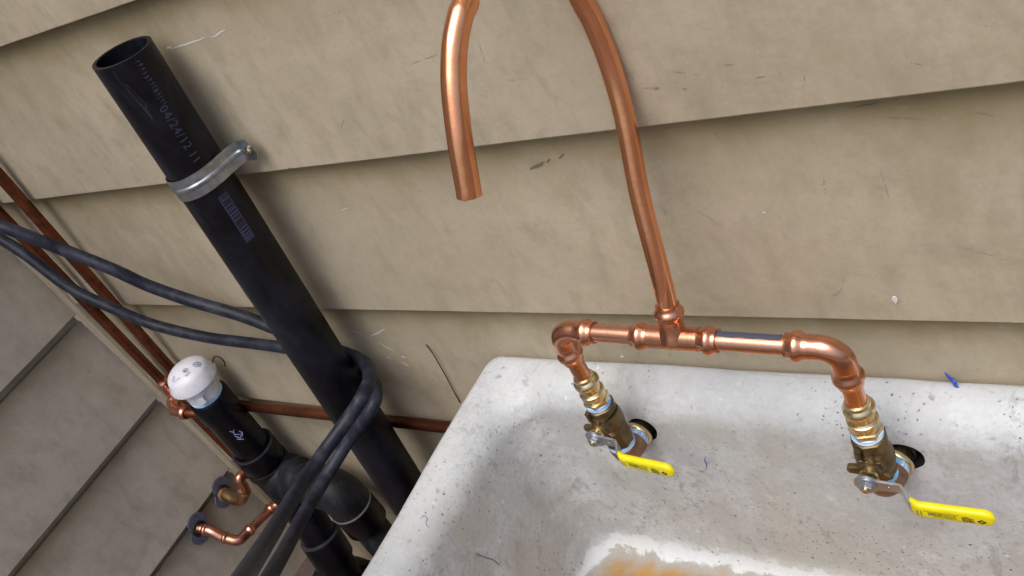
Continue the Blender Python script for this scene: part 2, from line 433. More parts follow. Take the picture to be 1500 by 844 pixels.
def turn(V_): return [(-y, -x - .0005, z) for x, y, z in V_]
for i, (z0, zt) in enumerate(zip(laps2, tops2)):
    V_, F = plank_mesh(SIDE_L, z0, zt + .022, i + 21, .0135, .0175, .009)
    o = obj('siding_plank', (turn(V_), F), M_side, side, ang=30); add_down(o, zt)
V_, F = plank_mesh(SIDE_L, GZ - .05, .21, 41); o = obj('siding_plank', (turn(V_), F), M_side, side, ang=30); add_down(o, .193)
bm = nb(); box(bm, (-.047, -SIDE_L / 2, 1.5), (.05, SIDE_L, 2.85)); o = obj('sheathing', bm, M_side, side, False); add_down(o, 9)
bm = nb(); box(bm, (.0145, .0035, 1.5), (.0255, .013, 2.80)); bmesh.ops.bevel(bm, geom=bm.edges[:], offset=.0012, segments=2, affect='EDGES')
o = obj('corner_trim', bm, M_back, side); add_down(o, 9)

def wall_pt(px, py, lift=.0004):
    p = WY(px, py, 0)
    for _ in range(4):
        k = next((z0 for z0 in laps if p.z > z0), laps[-1])
        p = WY(px, py, max(0, (p.z - k) * .0131 / .205) - lift)
    return p
def ribbon(bm, P, wd, nrm=V((0, -1, 0))):
    P = [V(p) for p in P]; L = []
    for i, p in enumerate(P):
        t = (P[min(i + 1, len(P) - 1)] - P[max(i - 1, 0)]).normalized(); s_ = t.cross(nrm).normalized()
        k = wd * .8 * (.25 + .75 * math.sin(math.pi * (i + .35) / (len(P) - .3))) / 2
        L.append((bm.verts.new(p + s_ * k), bm.verts.new(p - s_ * k)))
    for q_, (a, b) in enumerate(zip(L[:-1], L[1:])):
        if len(L) > 8 and random.random() < .3: continue
        bm.faces.new((a[0], a[1], b[1], b[0]))
def jig(A, n, amp):
    out = []
    for i in range(n + 1):
        t = i / n * (len(A) - 1); k = min(int(t), len(A) - 2); f = t - k
        out.append((A[k][0] * (1 - f) + A[k + 1][0] * f + random.uniform(-amp, amp), A[k][1] * (1 - f) + A[k + 1][1] * f + random.uniform(-amp, amp)))
    return out
bm = nb()
for A, wd in [([(1201, 433), (1206, 428), (1222, 433), (1233, 424), (1236, 405)], .0006), ([(1206, 260), (1209, 285)], .0012), ([(985, 105), (1030, 110)], .0006),
              ([(1286, 171), (1355, 175)], .0006), ([(1423, 163), (1470, 173)], .0006), ([(1290, 250), (1302, 290)], .0008), ([(505, 171), (498, 190)], .0006), ([(940, 130), (962, 128)], .0008),
              ([(1105, 115), (1122, 112)], .0009), ([(1325, 90), (1350, 95)], .0012), ([(975, 280), (1080, 345)], .0004), ([(1400, 360), (1490, 385)], .0004), ([(745, 118), (775, 115)], .0007),
              ([(470, 425), (520, 445)], .0010), ([(600, 95), (640, 80)], .0006), ([(1000, 130), (1006, 131)], .0016), ([(455, 330), (462, 350)], .0009), ([(1180, 100), (1176, 130)], .0005),
              ([(598, 590), (632, 565), (640, 575)], .0005), ([(655, 585), (690, 575)], .0006), ([(700, 60), (712, 95)], .0005), ([(1060, 95), (1075, 95)], .0009), ([(958, 131), (966, 129)], .002)]:
    ribbon(bm, [wall_pt(*q) for q in jig(A, 14, .55)], wd)
o = obj('scuff_marks', bm, M_scuff, back, False); o['kind'] = 'stuff'
bm = nb()
for A, wd in [([(776, 248), (788, 243), (797, 238)], .0042), ([(801, 238), (806, 233)], .0022), ([(819, 232), (826, 226)], .002), ([(422, 247), (428, 247)], .0015), ([(1250, 158), (1290, 150)], .0012)]:
    ribbon(bm, [wall_pt(*q) for q in jig(A, 7, 1.0)], wd)
o = obj('mud_spots', bm, M_scuff2, back, False); o['kind'] = 'stuff'
bm = nb()
for A, wd in [([(500, 470), (523, 473)], .0015), ([(513, 483), (531, 491)], .0024), ([(543, 493), (563, 482)], .0026), ([(556, 503), (577, 514)], .0028), ([(566, 523), (572, 525)], .0025), ([(588, 530), (599, 536)], .0035),
              ([(588, 522), (594, 524)], .004), ([(250, 72), (300, 55)], .0022), ([(310, 55), (330, 44)], .002), ([(244, 71), (252, 68)], .003), ([(498, 309), (512, 304)], .0012), ([(1117, 310), (1121, 312)], .0022), ([(909, 523), (913, 522)], .004)]:
    ribbon(bm, [wall_pt(*q) for q in jig(A, 6, .8)], wd)
o = obj('white_caulk_smears', bm, M_caulk, back, False); o['kind'] = 'stuff'
bm = nb()
p = wall_pt(1311, 438); prism(bm, [(.0023 * math.cos(a) , .0034 * math.sin(a) - (.0035 if math.sin(a) < -.98 else 0)) for a in [2 * math.pi * k / 20 for k in range(20)]], p, V((1, 0, 0)), V((0, 0, 1)), V((0, -1, 0)), .001, .0004)
obj('paint_drip', bm, M_caulk, back)
bm = nb(); sweep(bm, catmull([wall_pt(624, 505, .0012), wall_pt(636, 521, .004), wall_pt(652, 549, .003), wall_pt(664, 572, .003), wall_pt(674, 590, .0015)], 5), .0007, 6)
tag(obj('dry_stem', bm, M_dark), 'thin dark dry stem leaning on the siding left of the sink corner', 'stem')

# ------------------------------------------------------------------ sink
SX0, SX1, SY1, SY0 = .8345, 1.80, .0060, -.56
RIM = .776; FL = .514
sink = empty('concrete_sink', ((SX0 + SX1) / 2, -.28, RIM - .42))
tag(sink, 'old speckled grey white concrete laundry sink with rust stained floor', 'sink')
def rrect(x0, x1, y0, y1, r, n=14, st=.0075):
    pts = []
    C4 = [(x1 - r, y1 - r, 0), (x0 + r, y1 - r, 90), (x0 + r, y0 + r, 180), (x1 - r, y0 + r, 270)]
    NX, NY = 110, 64
    for q, (cx, cy, a0) in enumerate(C4):
        for k in range(n + 1):
            a = math.radians(a0 + 90 * k / n); pts.append((cx + r * math.cos(a), cy + r * math.sin(a)))
        nx = C4[(q + 1) % 4]; a = math.radians(nx[2]); e0 = pts[-1]; e1 = (nx[0] + r * math.cos(a), nx[1] + r * math.sin(a))
        m_ = NX if q in (0, 2) else NY
        for k in range(1, m_): pts.append((e0[0] + (e1[0] - e0[0]) * k / m_, e0[1] + (e1[1] - e0[1]) * k / m_))
    return pts
prof = []   # inset, z, corner radius, rim weight
prof += [(.012, RIM - .42, .02, 0), (.004, RIM - .30, .018, 0), (.0, RIM - .12, .014, 0), (.0, RIM - .06, .014, .3), (0, RIM - .03, .014, .8), (.0003, RIM - .012, .014, 1), (.0015, RIM - .006, .015, 1), (.004, RIM - .002, .016, 1), (.008, RIM, .018, 1), (.013, RIM + .0006, .02, 1)]
for k in range(1, 10):
    a = math.radians(90 * k / 9); prof.append((.013 + .037 * math.sin(a), RIM - .037 * (1 - math.cos(a)), .022 + .026 * math.sin(a), 1 - .10 * k))
nz = 34
for k in range(1, nz + 1):
    t = k / nz; z = RIM - .037 + (FL + .028 - (RIM - .037)) * t
    prof.append((.050 + .010 * t, z, .046, max(0, .1 - t)))
for k in range(1, 8):
    a = math.radians(90 * k / 7); prof.append((.060 + .028 * (1 - math.cos(a)), FL + .028 * (1 - math.sin(a)), .046 - .006 * k / 7, 0))
for k in range(1, 22): prof.append((.088 + .0085 * k, FL - .0004 * k, max(.015, .040 - .003 * k), 0))
Vs, Fs, rimw, flo = [], [], [], []
for ins, z, r, rw in prof:
    yb_in = ins
    for x, y in rrect(SX0 + ins, SX1 - ins, SY0 + ins, SY1 - (ins if z < RIM - .0 or ins > .005 else ins), r):
        nn = noise.noise(V((x, y, z)) * 9) * .0022 + noise.noise(V((x, y, z)) * 38) * .0007
        c = V(((SX0 + SX1) / 2 - x, (SY0 + SY1) / 2 - y, 0)).normalized()
        kk = nn if not (y > SY1 - .003) else -abs(nn) * .0
        dz = noise.noise(V((x * 7, y * 7, 3))) * .0012 if ins > 0 else 0
        Vs.append((x - c.x * kk, min(y - c.y * kk, SY1), z + dz)); rimw.append(rw)
        if z <= FL + .0285 and ins > .04: f = max(ins - .072, -.010) - max(0, z - FL)
        else: f = -(z - FL) - .010 if ins > .04 else -1
        flo.append(f)
nr = len(prof); nc = len(Vs) // nr
for a in range(nr - 1):
    for i in range(nc):
        j = (i + 1) % nc
        Fs.append((a * nc + i, a * nc + j, (a + 1) * nc + j, (a + 1) * nc + i))
Fs.append(tuple(reversed(range(nc)))); Fs.append(tuple((nr - 1) * nc + i for i in range(nc)))
me = bpy.data.meshes.new('basin'); me.from_pydata(Vs, [], Fs)
for nm, vals in (('rim', rimw), ('floor', flo)):
    at = me.attributes.new(nm, 'FLOAT', 'POINT'); at.data.foreach_set('value', vals)
me.materials.append(M_sink); me.update()
basin = bpy.data.objects.new('basin', me); COL.objects.link(basin)
# the two tap holes, drilled through the back of the basin
LX, RXX, YB = 1.0255, 1.2680, -.0728
HOLEZ = .7275
cut = nb()
for hx in (LX + .0055, RXX + .0105):
    prof_ = []
    R_ = []
    for yy in (-.075, -.012):
        R_.append([V((hx + (.0158 + .0006 * noise.noise(V((k * .25, hx * 9, 0)))) * math.cos(2 * math.pi * k / 40), yy, HOLEZ + .001 + (.0158 + .0006 * noise.noise(V((k * .25, hx * 9, 0)))) * math.sin(2 * math.pi * k / 40))) for k in range(40)])
    rings(cut, R_)
fix(cut)
cme = bpy.data.meshes.new('cut'); cut.to_mesh(cme); cut.free(); cme.materials.append(M_dark); co = bpy.data.objects.new('cut', cme); COL.objects.link(co)
bo = basin.modifiers.new('holes', 'BOOLEAN'); bo.operation = 'DIFFERENCE'; bo.object = co; bo.solver = 'EXACT'; bo.material_mode = 'TRANSFER'
dg = bpy.context.evaluated_depsgraph_get(); me2 = bpy.data.meshes.new_from_object(basin.evaluated_get(dg), preserve_all_data_layers=True, depsgraph=dg)
basin.modifiers.clear(); basin.data = me2; bpy.data.objects.remove(co); me2.name = 'basin'
me2.shade_smooth(); me2.set_sharp_from_angle(angle=math.radians(50))
basin.parent = sink; basin.matrix_parent_inverse = Matrix.Translation(sink.location).inverted()
bm = nb(); lathe(bm, [(.0, .001), (.030, .001), (.034, .0035), (.040, .003), (.042, 0), (.042, -.004)], ((SX0 + SX1) / 2, -.28, FL - .008), (0, 0, 1), 40)
obj('drain_strainer', bm, M_cu_old, sink)

# ------------------------------------------------------------------ faucet
fau = empty('copper_faucet', (1.1427, YB, .7275))
tag(fau, 'home made copper pipe faucet with gooseneck spout and two lever valves on the sink back', 'faucet')
r = .00794
def bead(bm, o, d, L=.017, rb=.0122, rn=.0097, lip=.0098, mark=True):
    """press socket: from o (inner end) outward along d"""
    lathe(bm, [(rn, -.001), (rn, L * .18), (rn + .0006, L * .25), (rb - .0008, L * .36), (rb, L * .46), (rb, L * .60), (rb - .001, L * .70), (lip + .0006, L * .78), (lip, L * .84), (lip, L), (lip - .0014, L), (r * .9, L - .001)], o, d, 36)
Lc, Rc = V((LX, YB, .9035)), V((RXX, YB, .8935)); bd = (Rc - Lc).normalized()
UP, DN = V((0, 0, 1)), V((0, 0, -1))
def elbow90(name, c, a, b, mat, t=.021, R_=.0155, L=.018, par=None):
    bm = nb(); P = [c + V(a) * t] + arc(c, a, b, R_, 12) + [c + V(b) * t]
    sweep(bm, P, .0096, 28)
    bead(bm, c + V(a) * t, a, L); bead(bm, c + V(b) * t, b, L)
    return obj(name, bm, mat, par or fau)
elbow90('elbow', Lc, bd, DN, M_cu)
elbow90('elbow', Rc, -bd, DN, M_cu)
tc = Lc + bd * (1.1385 - LX)
bm = nb(); sweep(bm, [tc - bd * .022, tc + bd * .022], .0100, 28)
sd_ = (WY(969, 415, -.0728 + .0) - tc); spd = V((-.03, .06, 1)).normalized()
tdir = (WY(961, 372, -.52 + .447 * 1.04) - tc).normalized()
lathe(bm, [(.0125, .0), (.0115, .006), (.0100, .011), (.0098, .018)], tc, tdir, 28)
bead(bm, tc - bd * .0215, -bd, .016); bead(bm, tc + bd * .0215, bd, .016); bead(bm, tc + tdir * .0160, tdir, .016)
obj('tee', bm, M_cu, fau)
bm = nb(); sweep(bm, [Lc + bd * .03, tc - bd * .030], r, 28); obj('pipe', bm, M_cu_bar, fau)
bm = nb(); sweep(bm, [tc + bd * .030, Rc - bd * .03], r, 28); bp = obj('pipe', bm, M_cu_bar, fau)
# blue-black printed stripe along the upper back of the right pipe
bm = nb(); a0 = tc + bd * .0377; a1 = Rc - bd * .0405; U2, V2 = V((0, 0, 1)), V((0, 1, 0)); R_ = []
st = []
for k in range(13):
    p = a0 + (a1 - a0) * k / 12; row = []
    for q in range(7):
        th = math.radians(-16 + 44 * q / 6 + 2.5 * math.sin(k * 1.7 + q)); row.append(bm.verts.new(p + (U2 * math.cos(th) + V2 * math.sin(th)) * (r + .00025)))
    st.append(row)
for a, b in zip(st[:-1], st[1:]):
    for q in range(6): bm.faces.new((a[q], a[q + 1], b[q + 1], b[q]))
obj('printed_stripe', bm, N('stripe_ink').set((.055, .065, .10), .5), bp)
# spout
def WD(px, py, yd): return WY(px, py, -.52 + yd * 1.04)
SP = [tc + tdir * .018, tc + tdir * .055, WD(938, 290, .464), WD(916.4, 178, .484), WD(895, 100, .495), WD(870, 35, .499), WD(851.5, 0, .500)]
def D3(x, y, z): return CAM + V((x * 1.04, y * 1.04, z * 1.04))
fr = [WD(683, 0, .402), WD(675, 22, .393), WD(667, 60, .381), WD(664.5, 100, .371), WD(666, 140, .362), WD(673, 200, .350), WD(680, 243, .343), WD(688, 288, .336)]
b0, f0 = SP[-1], fr[0]
mid = []; zt_ = f0.z + .012; bt = V((b0.x - .001, b0.y - .002, zt_)); ft = V((f0.x, f0.y + .003, zt_))
mid.append((b0 + bt) / 2 + V((0, .0015, 0)))
for k in range(0, 7):
    a = math.pi * k / 6
    mid.append(V((bt.x + (ft.x - bt.x) * k / 6, (bt.y + ft.y) / 2 + (bt.y - ft.y) / 2 * math.cos(a), zt_ + (bt.y - ft.y) / 2 * math.sin(a))))
P = catmull(SP + mid + fr, 7)
bm = nb(); hollow(bm, P, r + .0001, r - .0013, 32)
tip = P[-1]
for v in bm.verts:
    d = (v.co - tip).length
    if d < .009: v.co += V((0, 0, 1)) * (.0012 * noise.noise(v.co * 260)) 
    # slight bending flat on the front leg
obj('spout', bm, M_cu_spout, fau)
def valve(X, top, hexz, yaw, seed):
    rz = Matrix.Rotation(math.radians(yaw), 3, 'Z')
    def D(v): return rz @ V(v)
    ax = V((X, YB, 0))
    def Z(z): return V((X, YB, z))
    # riser copper stub between the elbow and the brass adapter
    bm = nb(); sweep(bm, [Z(top + .022), Z(top - .01)], r, 28); obj('riser_pipe', bm, M_cu, fau)
    bm = nb(); L = top - hexz
    lathe(bm, [(r * .9, .001), (.0096, .0), (.0100, -.0008), (.0100, -.003), (.0112, -.0045), (.0125, -.0065), (.0125, -.0095), (.0112, -.0115), (.0100, -.013), (.0100, -.0185), (.0112, -.020)], Z(top), UP, 36)
    lathe(bm, [(.0105, -.0195), (.0122, -.0205), (.0122, -.0275), (.0108, -.030)], Z(top), UP, 36)
    lathe(bm, [(.0110, -.0295), (.0131, -.0305), (.0131, -(L - .008)), (.0115, -(L - .0075))], Z(top), UP, 6, .3 + seed)
    obj('press_adapter', bm, M_brass, fau)
    bm = nb(); lathe(bm, [(.0118, .0035), (.0124, .0028), (.0119, .002), (.0125, .0012), (.0119, .0004), (.0126, -.0004), (.012, -.0012)], Z(hexz + .0045), UP, 36)
    obj('thread_tape', bm, M_tape, fau)
    bz = .782 if X < 1.1 else .768   # ball centre
    bm = nb()
    lathe(bm, [(.0125, 0), (.0143, -.0012), (.0143, -.0075 if X < 1.1 else -.012), (.0128, -.009 if X < 1.1 else -.0135), (.0125, -.0105 if X < 1.1 else -.015)], Z(hexz + .003), UP, 8, .2 + seed)
    lathe(bm, [(.0125, hexz - bz - .009), (.0140, .009), (.0152, .005), (.0154, 0), (.0152, -.006), (.0140, -.011), (.0128, -.014)], Z(bz), UP, 32)
    lathe(bm, [(.0130, -.010), (.0140, -.0115), (.0140, .7480 - bz), (.0128, .7468 - bz)], Z(bz), UP, 8, .2)
    f_ = D((0, -1, 0)); s_ = D((1, 0, 0))
    # bonnet: boss, flange with ears, packing nut
    lathe(bm, [(.0115, .006), (.0112, .014), (.0098, .0165), (.0098, .019)], Z(bz), f_, 28)
    ring = []
    for k in range(48):
        a = 2 * math.pi * k / 48; rr = .0100
        for ea, ew, el in ((math.pi * 1.02, .36, .0085), (math.pi * .42, .22, .0065), (math.pi * -.12, .22, .0055)):
            dd = abs((a - ea + math.pi) % (2 * math.pi) - math.pi)
            rr += el * max(0, 1 - (dd / ew) ** 4) if dd < ew else 0
        ring.append((rr * math.cos(a), rr * math.sin(a)))
    prism(bm, ring, Z(bz) + f_ * .0125, s_, UP, f_, .0048, .0007)
    # ribs standing on the body
    for dx, dz, sx, sz in ((-.0055, .0165, .0035, .011), (.0085, .0075, .0035, .010), (.004, .0125, .012, .0035)):
        Mx = Matrix((s_, f_, UP)).transposed(); Mx = Matrix((( s_.x, f_.x, 0), (s_.y, f_.y, 0), (0, 0, 1)))
        vs = box(bm, Z(bz + dz) + s_ * dx + f_ * .0118, (sx, .0072, sz), Mx)
        bmesh.ops.bevel(bm, geom=list({e_ for v_ in vs for e_ in v_.link_edges}), offset=.0007, segments=1, affect='EDGES')
    vb = obj('valve', bm, M_bronze, fau, ang=32)
    bm = nb(); lathe(bm, [(.0070, .0175), (.0078, .018), (.0078, .0225), (.006, .0235)], Z(bz), f_, 28); obj('stem_collar', bm, M_brass, vb)
    # lever: round eye, flat arm, bend, then the grip
    P0 = Z(bz) + f_ * (.0245 if X < 1.1 else .0275)
    eye = []
    outl = []
    for k in range(21):
        a = math.radians(40 + 280 * k / 20); outl.append((.0100 * math.cos(a), .0100 * math.sin(a)))
    outl = [(.0225, .0052), (.0125, .0058)] + outl + [(.0125, -.0058), (.0225, -.0052)]
    bm = nb(); prism(bm, outl[::-1], P0, s_, UP, f_, .0022)
    # bent arm as a swept flat bar
    path = [(.0215, 0), (.0250, .0007), (.0275, .0030), (.0335, .0128), (.0355, .0150), (.039, .0158), (.046, .0158)]
    R_ = []
    for i, (x, h) in enumerate(path):
        a_ = path[max(i - 1, 0)]; b_ = path[min(i + 1, len(path) - 1)]
        t_ = (s_ * (b_[0] - a_[0]) + f_ * (b_[1] - a_[1])).normalized(); nrm = UP.cross(t_).normalized()
        if nrm.dot(f_) < 0: nrm = -nrm
        c_ = P0 + s_ * x + f_ * (h + .0011); wd = .0053 + .0007 * min(1, i / 4)
        R_.append([c_ + UP * wd + nrm * .0011, c_ - UP * wd + nrm * .0011, c_ - UP * wd - nrm * .0011, c_ + UP * wd - nrm * .0011])
    rings(bm, R_); fix(bm); bmesh.ops.bevel(bm, geom=bm.edges[:], offset=.00025, segments=1, affect='EDGES')
    lathe(bm, [(.0012, 0), (.0009, .0004)], P0 + s_ * .0165 + f_ * .0022, f_, 12)
    lv = obj('lever', bm, M_zinc, vb, ang=30)
    bm = nb(); lathe(bm, [(.0078, .0022), (.0078, .0030), (.0070, .0034)], P0, f_, 28); lathe(bm, [(.0052, .003), (.0056, .0034), (.0056, .0064), (.0050, .007), (.0034, .007)], P0, f_, 6, .5)
    obj('nut', bm, M_zinc, vb, ang=30)
    bm = nb(); lathe(bm, [(.0029, .0065), (.0029, .0082), (.0024, .0086), (.0010, .0082)], P0, f_, 18); obj('stem', bm, M_brass, vb)
    # grip
    gx0, gx1 = .0345, .0925; R_ = []; gh = .0158
    NS = 26
    for i in range(NS + 1):
        t = i / NS; x = gx0 + (gx1 - gx0) * t
        wv = .0077
        if t > .84: wv = .0077 * math.sqrt(max(.0, 1 - ((t - .84) / .16) ** 2.1)) + .0004
        if t < .05: wv = .0062 + .0015 * t / .05
        th = .0034 * (wv / .0077) ** .6
        h = gh + (.0 if t > .12 else -.0035 * (1 - t / .12) ** 1.5)
        c_ = P0 + s_ * x + f_ * (h + .0011)
        ring = []
        for k in range(24):
            a = 2 * math.pi * k / 24; ca, sa = math.cos(a), math.sin(a)
            ring.append(c_ + UP * wv * math.copysign(abs(ca) ** .55, ca) + f_ * th * math.copysign(abs(sa) ** .7, sa))
        R_.append(ring)
    bm = nb(); rings(bm, R_); fix(bm); obj('grip', bm, M_yel, vb, ang=50)
    # printed block on the face of the grip
    bm = nb(); rnd = random.Random(5)
    def q(x, z, w_, h_):
        c_ = P0 + s_ * (gx0 + x) + f_ * (gh + .0011 + .0036) + UP * z
        vs = [bm.verts.new(c_ + s_ * a + UP * b) for a, b in ((-w_ / 2, -h_ / 2), (w_ / 2, -h_ / 2), (w_ / 2, h_ / 2), (-w_ / 2, h_ / 2))]; bm.faces.new(vs)
    x = .011
    while x < .0345: q(x, .0031, .0007, .0007); x += .00115
    for xx in (.0060, .0085):
        z = .0026
        while z > -.0035: q(xx, z, rnd.uniform(.0007, .0012), .0006); z -= .00115
    x = .0135
    for k in range(4):
        q(x, .0002, .0005, .0034); q(x + .0016, .0002, .0005, .0034); q(x + .0008, .0015, .0016, .0006); q(x + .0008, (-.0012, .0001)[k % 2], .0016, .0006); x += .0026
    for zz in (.0014, .0001, -.0012, -.0025):
        x = .0245 if zz > -.002 else .017
        while x < .0325: w_ = rnd.uniform(.0005, .0014); q(x, zz, w_, .0006); x += w_ + .0004
    for zz in (.0020, .0006, -.0008, -.0022, -.0034):
        x = .0365 if zz > -.003 else .0375
        end = .041 + rnd.uniform(0, .005)
        while x < end: w_ = rnd.uniform(.0006, .0016); q(x, zz, w_, .0009); x += w_ + .0003
    c_ = P0 + s_ * (gx0 + .0492) + f_ * (gh + .0047) - UP * .0012
    for sgn in range(4):
        a = math.pi / 2 * sgn; d0 = s_ * math.cos(a) * 1.25 + UP * math.sin(a); d1 = s_ * math.cos(a + math.pi / 2) * 1.25 + UP * math.sin(a + math.pi / 2)
        bm.faces.new([bm.verts.new(c_ + d0 * .0027), bm.verts.new(c_ + d1 * .0027), bm.verts.new(c_ + d1 * .0010), bm.verts.new(c_ + d0 * .0010)])
    obj('printed_lettering', bm, M_ink, vb, False)
    bm = nb(); lathe(bm, [(.0125, .0030), (.0137, .0022), (.0130, .0012), (.0138, .0003), (.0130, -.0008), (.0137, -.0020), (.0125, -.0028)], Z(.7455), UP, 36); obj('thread_tape', bm, M_tape, fau)
    # street elbow turning to the hole
    C0 = Z(HOLEZ); bk = V((X * 0 + (.0035 if X < 1.1 else .008), .045, 0)).normalized()
    bm = nb(); sweep(bm, [C0 + UP * .0160] + arc(C0, UP, bk, .009, 10) + [C0 + bk * .0155], .0138, 32)
    lathe(bm, [(.0138, .010), (.0143, .0105), (.0143, .0150), (.0132, .0155)], C0, UP, 32); lathe(bm, [(.0138, .009), (.0142, .010), (.0142, .0150), (.0130, .016)], C0, bk, 32)
    obj('street_elbow', bm, M_elb, fau)
    bm = nb(); lathe(bm, [(.0120, .0150), (.0132, .0160), (.0125, .0172), (.0133, .0184), (.0125, .0196), (.0128, .0212)], C0, bk, 36); obj('thread_tape', bm, M_tape, fau)
    bm = nb(); lathe(bm, [(.0105, .0205), (.0143, .0210), (.0150, .0220), (.0150, .0255), (.0142, .0268), (.0120, .0275), (.0118, .052)], C0, bk, 36); obj('nipple', bm, M_brass, fau)
    bm = nb(); R_ = []
    for k in range(28):
        a = 2 * math.pi * k / 28; u_, v_ = frame(bk)
        cc = C0 + bk * .0370 + (u_ * math.cos(a) + v_ * math.sin(a)) * .0120
        rr = .0014 + .0006 * noise.noise(V((k * .8, X * 20, 1)))
        dr = (u_ * math.cos(a) + v_ * math.sin(a))
        R_.append([cc + dr * rr * math.cos(b) + bk * rr * 1.6 * math.sin(b) for b in [2 * math.pi * j / 8 for j in range(8)]])
    rings(bm, R_, closed=True); fix(bm); obj('sealant_ring', bm, M_seal, fau)
valve(LX, .8425, .8000, -5, 0)
valve(RXX, .8345, .7915, 0, .5)

# ------------------------------------------------------------------ black standpipe
stand = empty('black_standpipe', (.545, -.07, GZ))
tag(stand, 'tall open topped black plastic standpipe strapped to the siding left of the sink', 'pipe')
PT, PB = V((.6705, -.0335, 1.2267)), V((.5947, -.0580, .5579))
pd = (PB - PT).normalized(); PR = .0302
bm = nb(); hollow(bm, [PT + pd * (k * .0275) for k in range(41)], PR, PR - .0042, 48)
obj('pipe', bm, M_abs, stand)
def on_pipe(z, phi, lift=.0003, A=PT, d=pd, rr=PR):
    t = (z - A.z) / d.z; c = A + d * t; a = math.radians(phi)
    return c + V((math.sin(a), -math.cos(a), 0)) * (rr + lift)
def wrap_text(s, zt, phi, h, A=PT, d=pd, rr=PR):
    cu = bpy.data.curves.new('t', 'FONT'); cu.body = s; cu.size = h / .7; cu.resolution_u = 2; cu.space_character = 1.12
    o = bpy.data.objects.new('t', cu); COL.objects.link(o)
    bpy.context.view_layer.update()
    dg = bpy.context.evaluated_depsgraph_get(); me = bpy.data.meshes.new_from_object(o.evaluated_get(dg)); bpy.data.objects.remove(o)
    b = bmesh.new(); b.from_mesh(me); bmesh.ops.triangulate(b, faces=b.faces[:]); bmesh.ops.subdivide_edges(b, edges=b.edges[:], cuts=2)
    for v in b.verts: v.co = on_pipe(zt - v.co.x, phi + math.degrees((v.co.y - h / 2) / rr), .0005, A, d, rr)
    return b
ztxt = WY(247, 155, -.05).z
bm = wrap_text('04/24/12', ztxt, 67, .0085); obj('date_print', bm, M_print, stand, False)
bm = wrap_text('11', ztxt - .052, 67, .0085); obj('number_print', bm, M_print, stand, False)
bm = nb(); z = WY(332, 285, -.05).z; rnd = random.Random(3); z1 = WY(368, 350, -.05).z
def pq(bm, za, zb, p0, p1, l=.0003):
    vs = [bm.verts.new(on_pipe(a, b, l)) for a, b in ((za, p0), (za, (p0 + p1) / 2), (za, p1), (zb, p1), (zb, (p0 + p1) / 2), (zb, p0))]; bm.faces.new(vs)
pq(bm, z, z - .0018, 62, 82); 
pq(bm, z, z1, 61, 63.5); pq(bm, z, z1, 80.5, 82)
while z > z1:
    w_ = rnd.choice([.0007, .0012, .0018, .0024]); pq(bm, z, z - w_, 62, 82); z -= w_ + rnd.choice([.0007, .0011, .0016])
obj('barcode_print', bm, M_print, stand, False)
bm = nb(); z = WY(208, 92, -.05).z
for k in range(13):
    w_ = rnd.uniform(.0010, .0022); p0 = 66 + rnd.uniform(0, 3); pq(bm, z, z - .0006, p0, p0 + 10); pq(bm, z, z - w_, p0 + rnd.uniform(0, 8), p0 + 10); z -= w_ + .0021
obj('faint_print', bm, N('fainter_print').set((.03, .033, .075), .6), stand, False)

# strap
ZS = 1.0890
cS = PT + pd * ((ZS - PT.z) / pd.z)
strap = empty('pipe_strap', (cS.x + .05, 0, ZS)); tag(strap, 'galvanized steel strap holding the black standpipe to the wall', 'strap')
path = []
for k in range(15):
    a = math.radians(-118 + (118 + 62) * k / 14); path.append((math.sin(a) * (PR + .0016), -math.cos(a) * (PR + .0016)))
path = [(-.050, -cS.y - .0035), (-.038, -cS.y - .0036), (-.0335, -cS.y - .008)] + path + [(.0305, -.0090), (.0330, -.0010), (.0350, .0110), (.0375, .0215), (.0415, .0275), (.0490, .0290), (.0630, .0292)]
# clip to the wall: wall face is at y=0 (local = -cS.y)
path = [(x, min(y, -cS.y - .0022)) for x, y in path]
pp = [V((cS.x + x, cS.y + y, ZS)) for x, y in path]; pp = catmull(pp, 3)
bm = nb(); R_ = []
prof_s = [(-.0122, 0), (-.0030, 0), (-.0012, .0012), (.0012, .0012), (.0030, 0), (.0122, 0)]
n_ = len(pp)
for i, p in enumerate(pp):
    t_ = (pp[min(i + 1, n_ - 1)] - pp[max(i - 1, 0)]).normalized(); nr_ = t_.cross(UP).normalized()
    if nr_.dot(p - cS) < 0 and i < n_ - 14: nr_ = -nr_
    if i >= n_ - 14: nr_ = nr_ if nr_.y < 0 else -nr_
    rem = (pp[-1] - p).length; k = 1.0
    if rem < .006: k = math.sqrt(max(.12, 1 - ((.006 - rem) / .006) ** 2))
    tilt = .10
    ax_ = (UP + V((.06, .0, 0))).normalized()
    rr = 1.0 if rem > .012 else 0
    row = [p + ax_ * a * k + nr_ * (b * rr + .0006) for a, b in prof_s] + [p + ax_ * a * k + nr_ * (b * rr - .0005) for a, b in reversed(prof_s)]
    R_.append(row)
rings(bm, R_); fix(bm); obj('band', bm, M_galv, strap, ang=25)
sp_ = pp[-1] + V((-.0085, -.0012, 0)); bm = nb(); lathe(bm, [(.0036, 0), (.0034, .0012), (.0022, .0022), (.0008, .0016)], sp_, (0, -1, 0), 6); lathe(bm, [(.005, 0), (.005, .0006)], sp_, (0, -1, 0), 20)
obj('screw', bm, M_brass, strap)

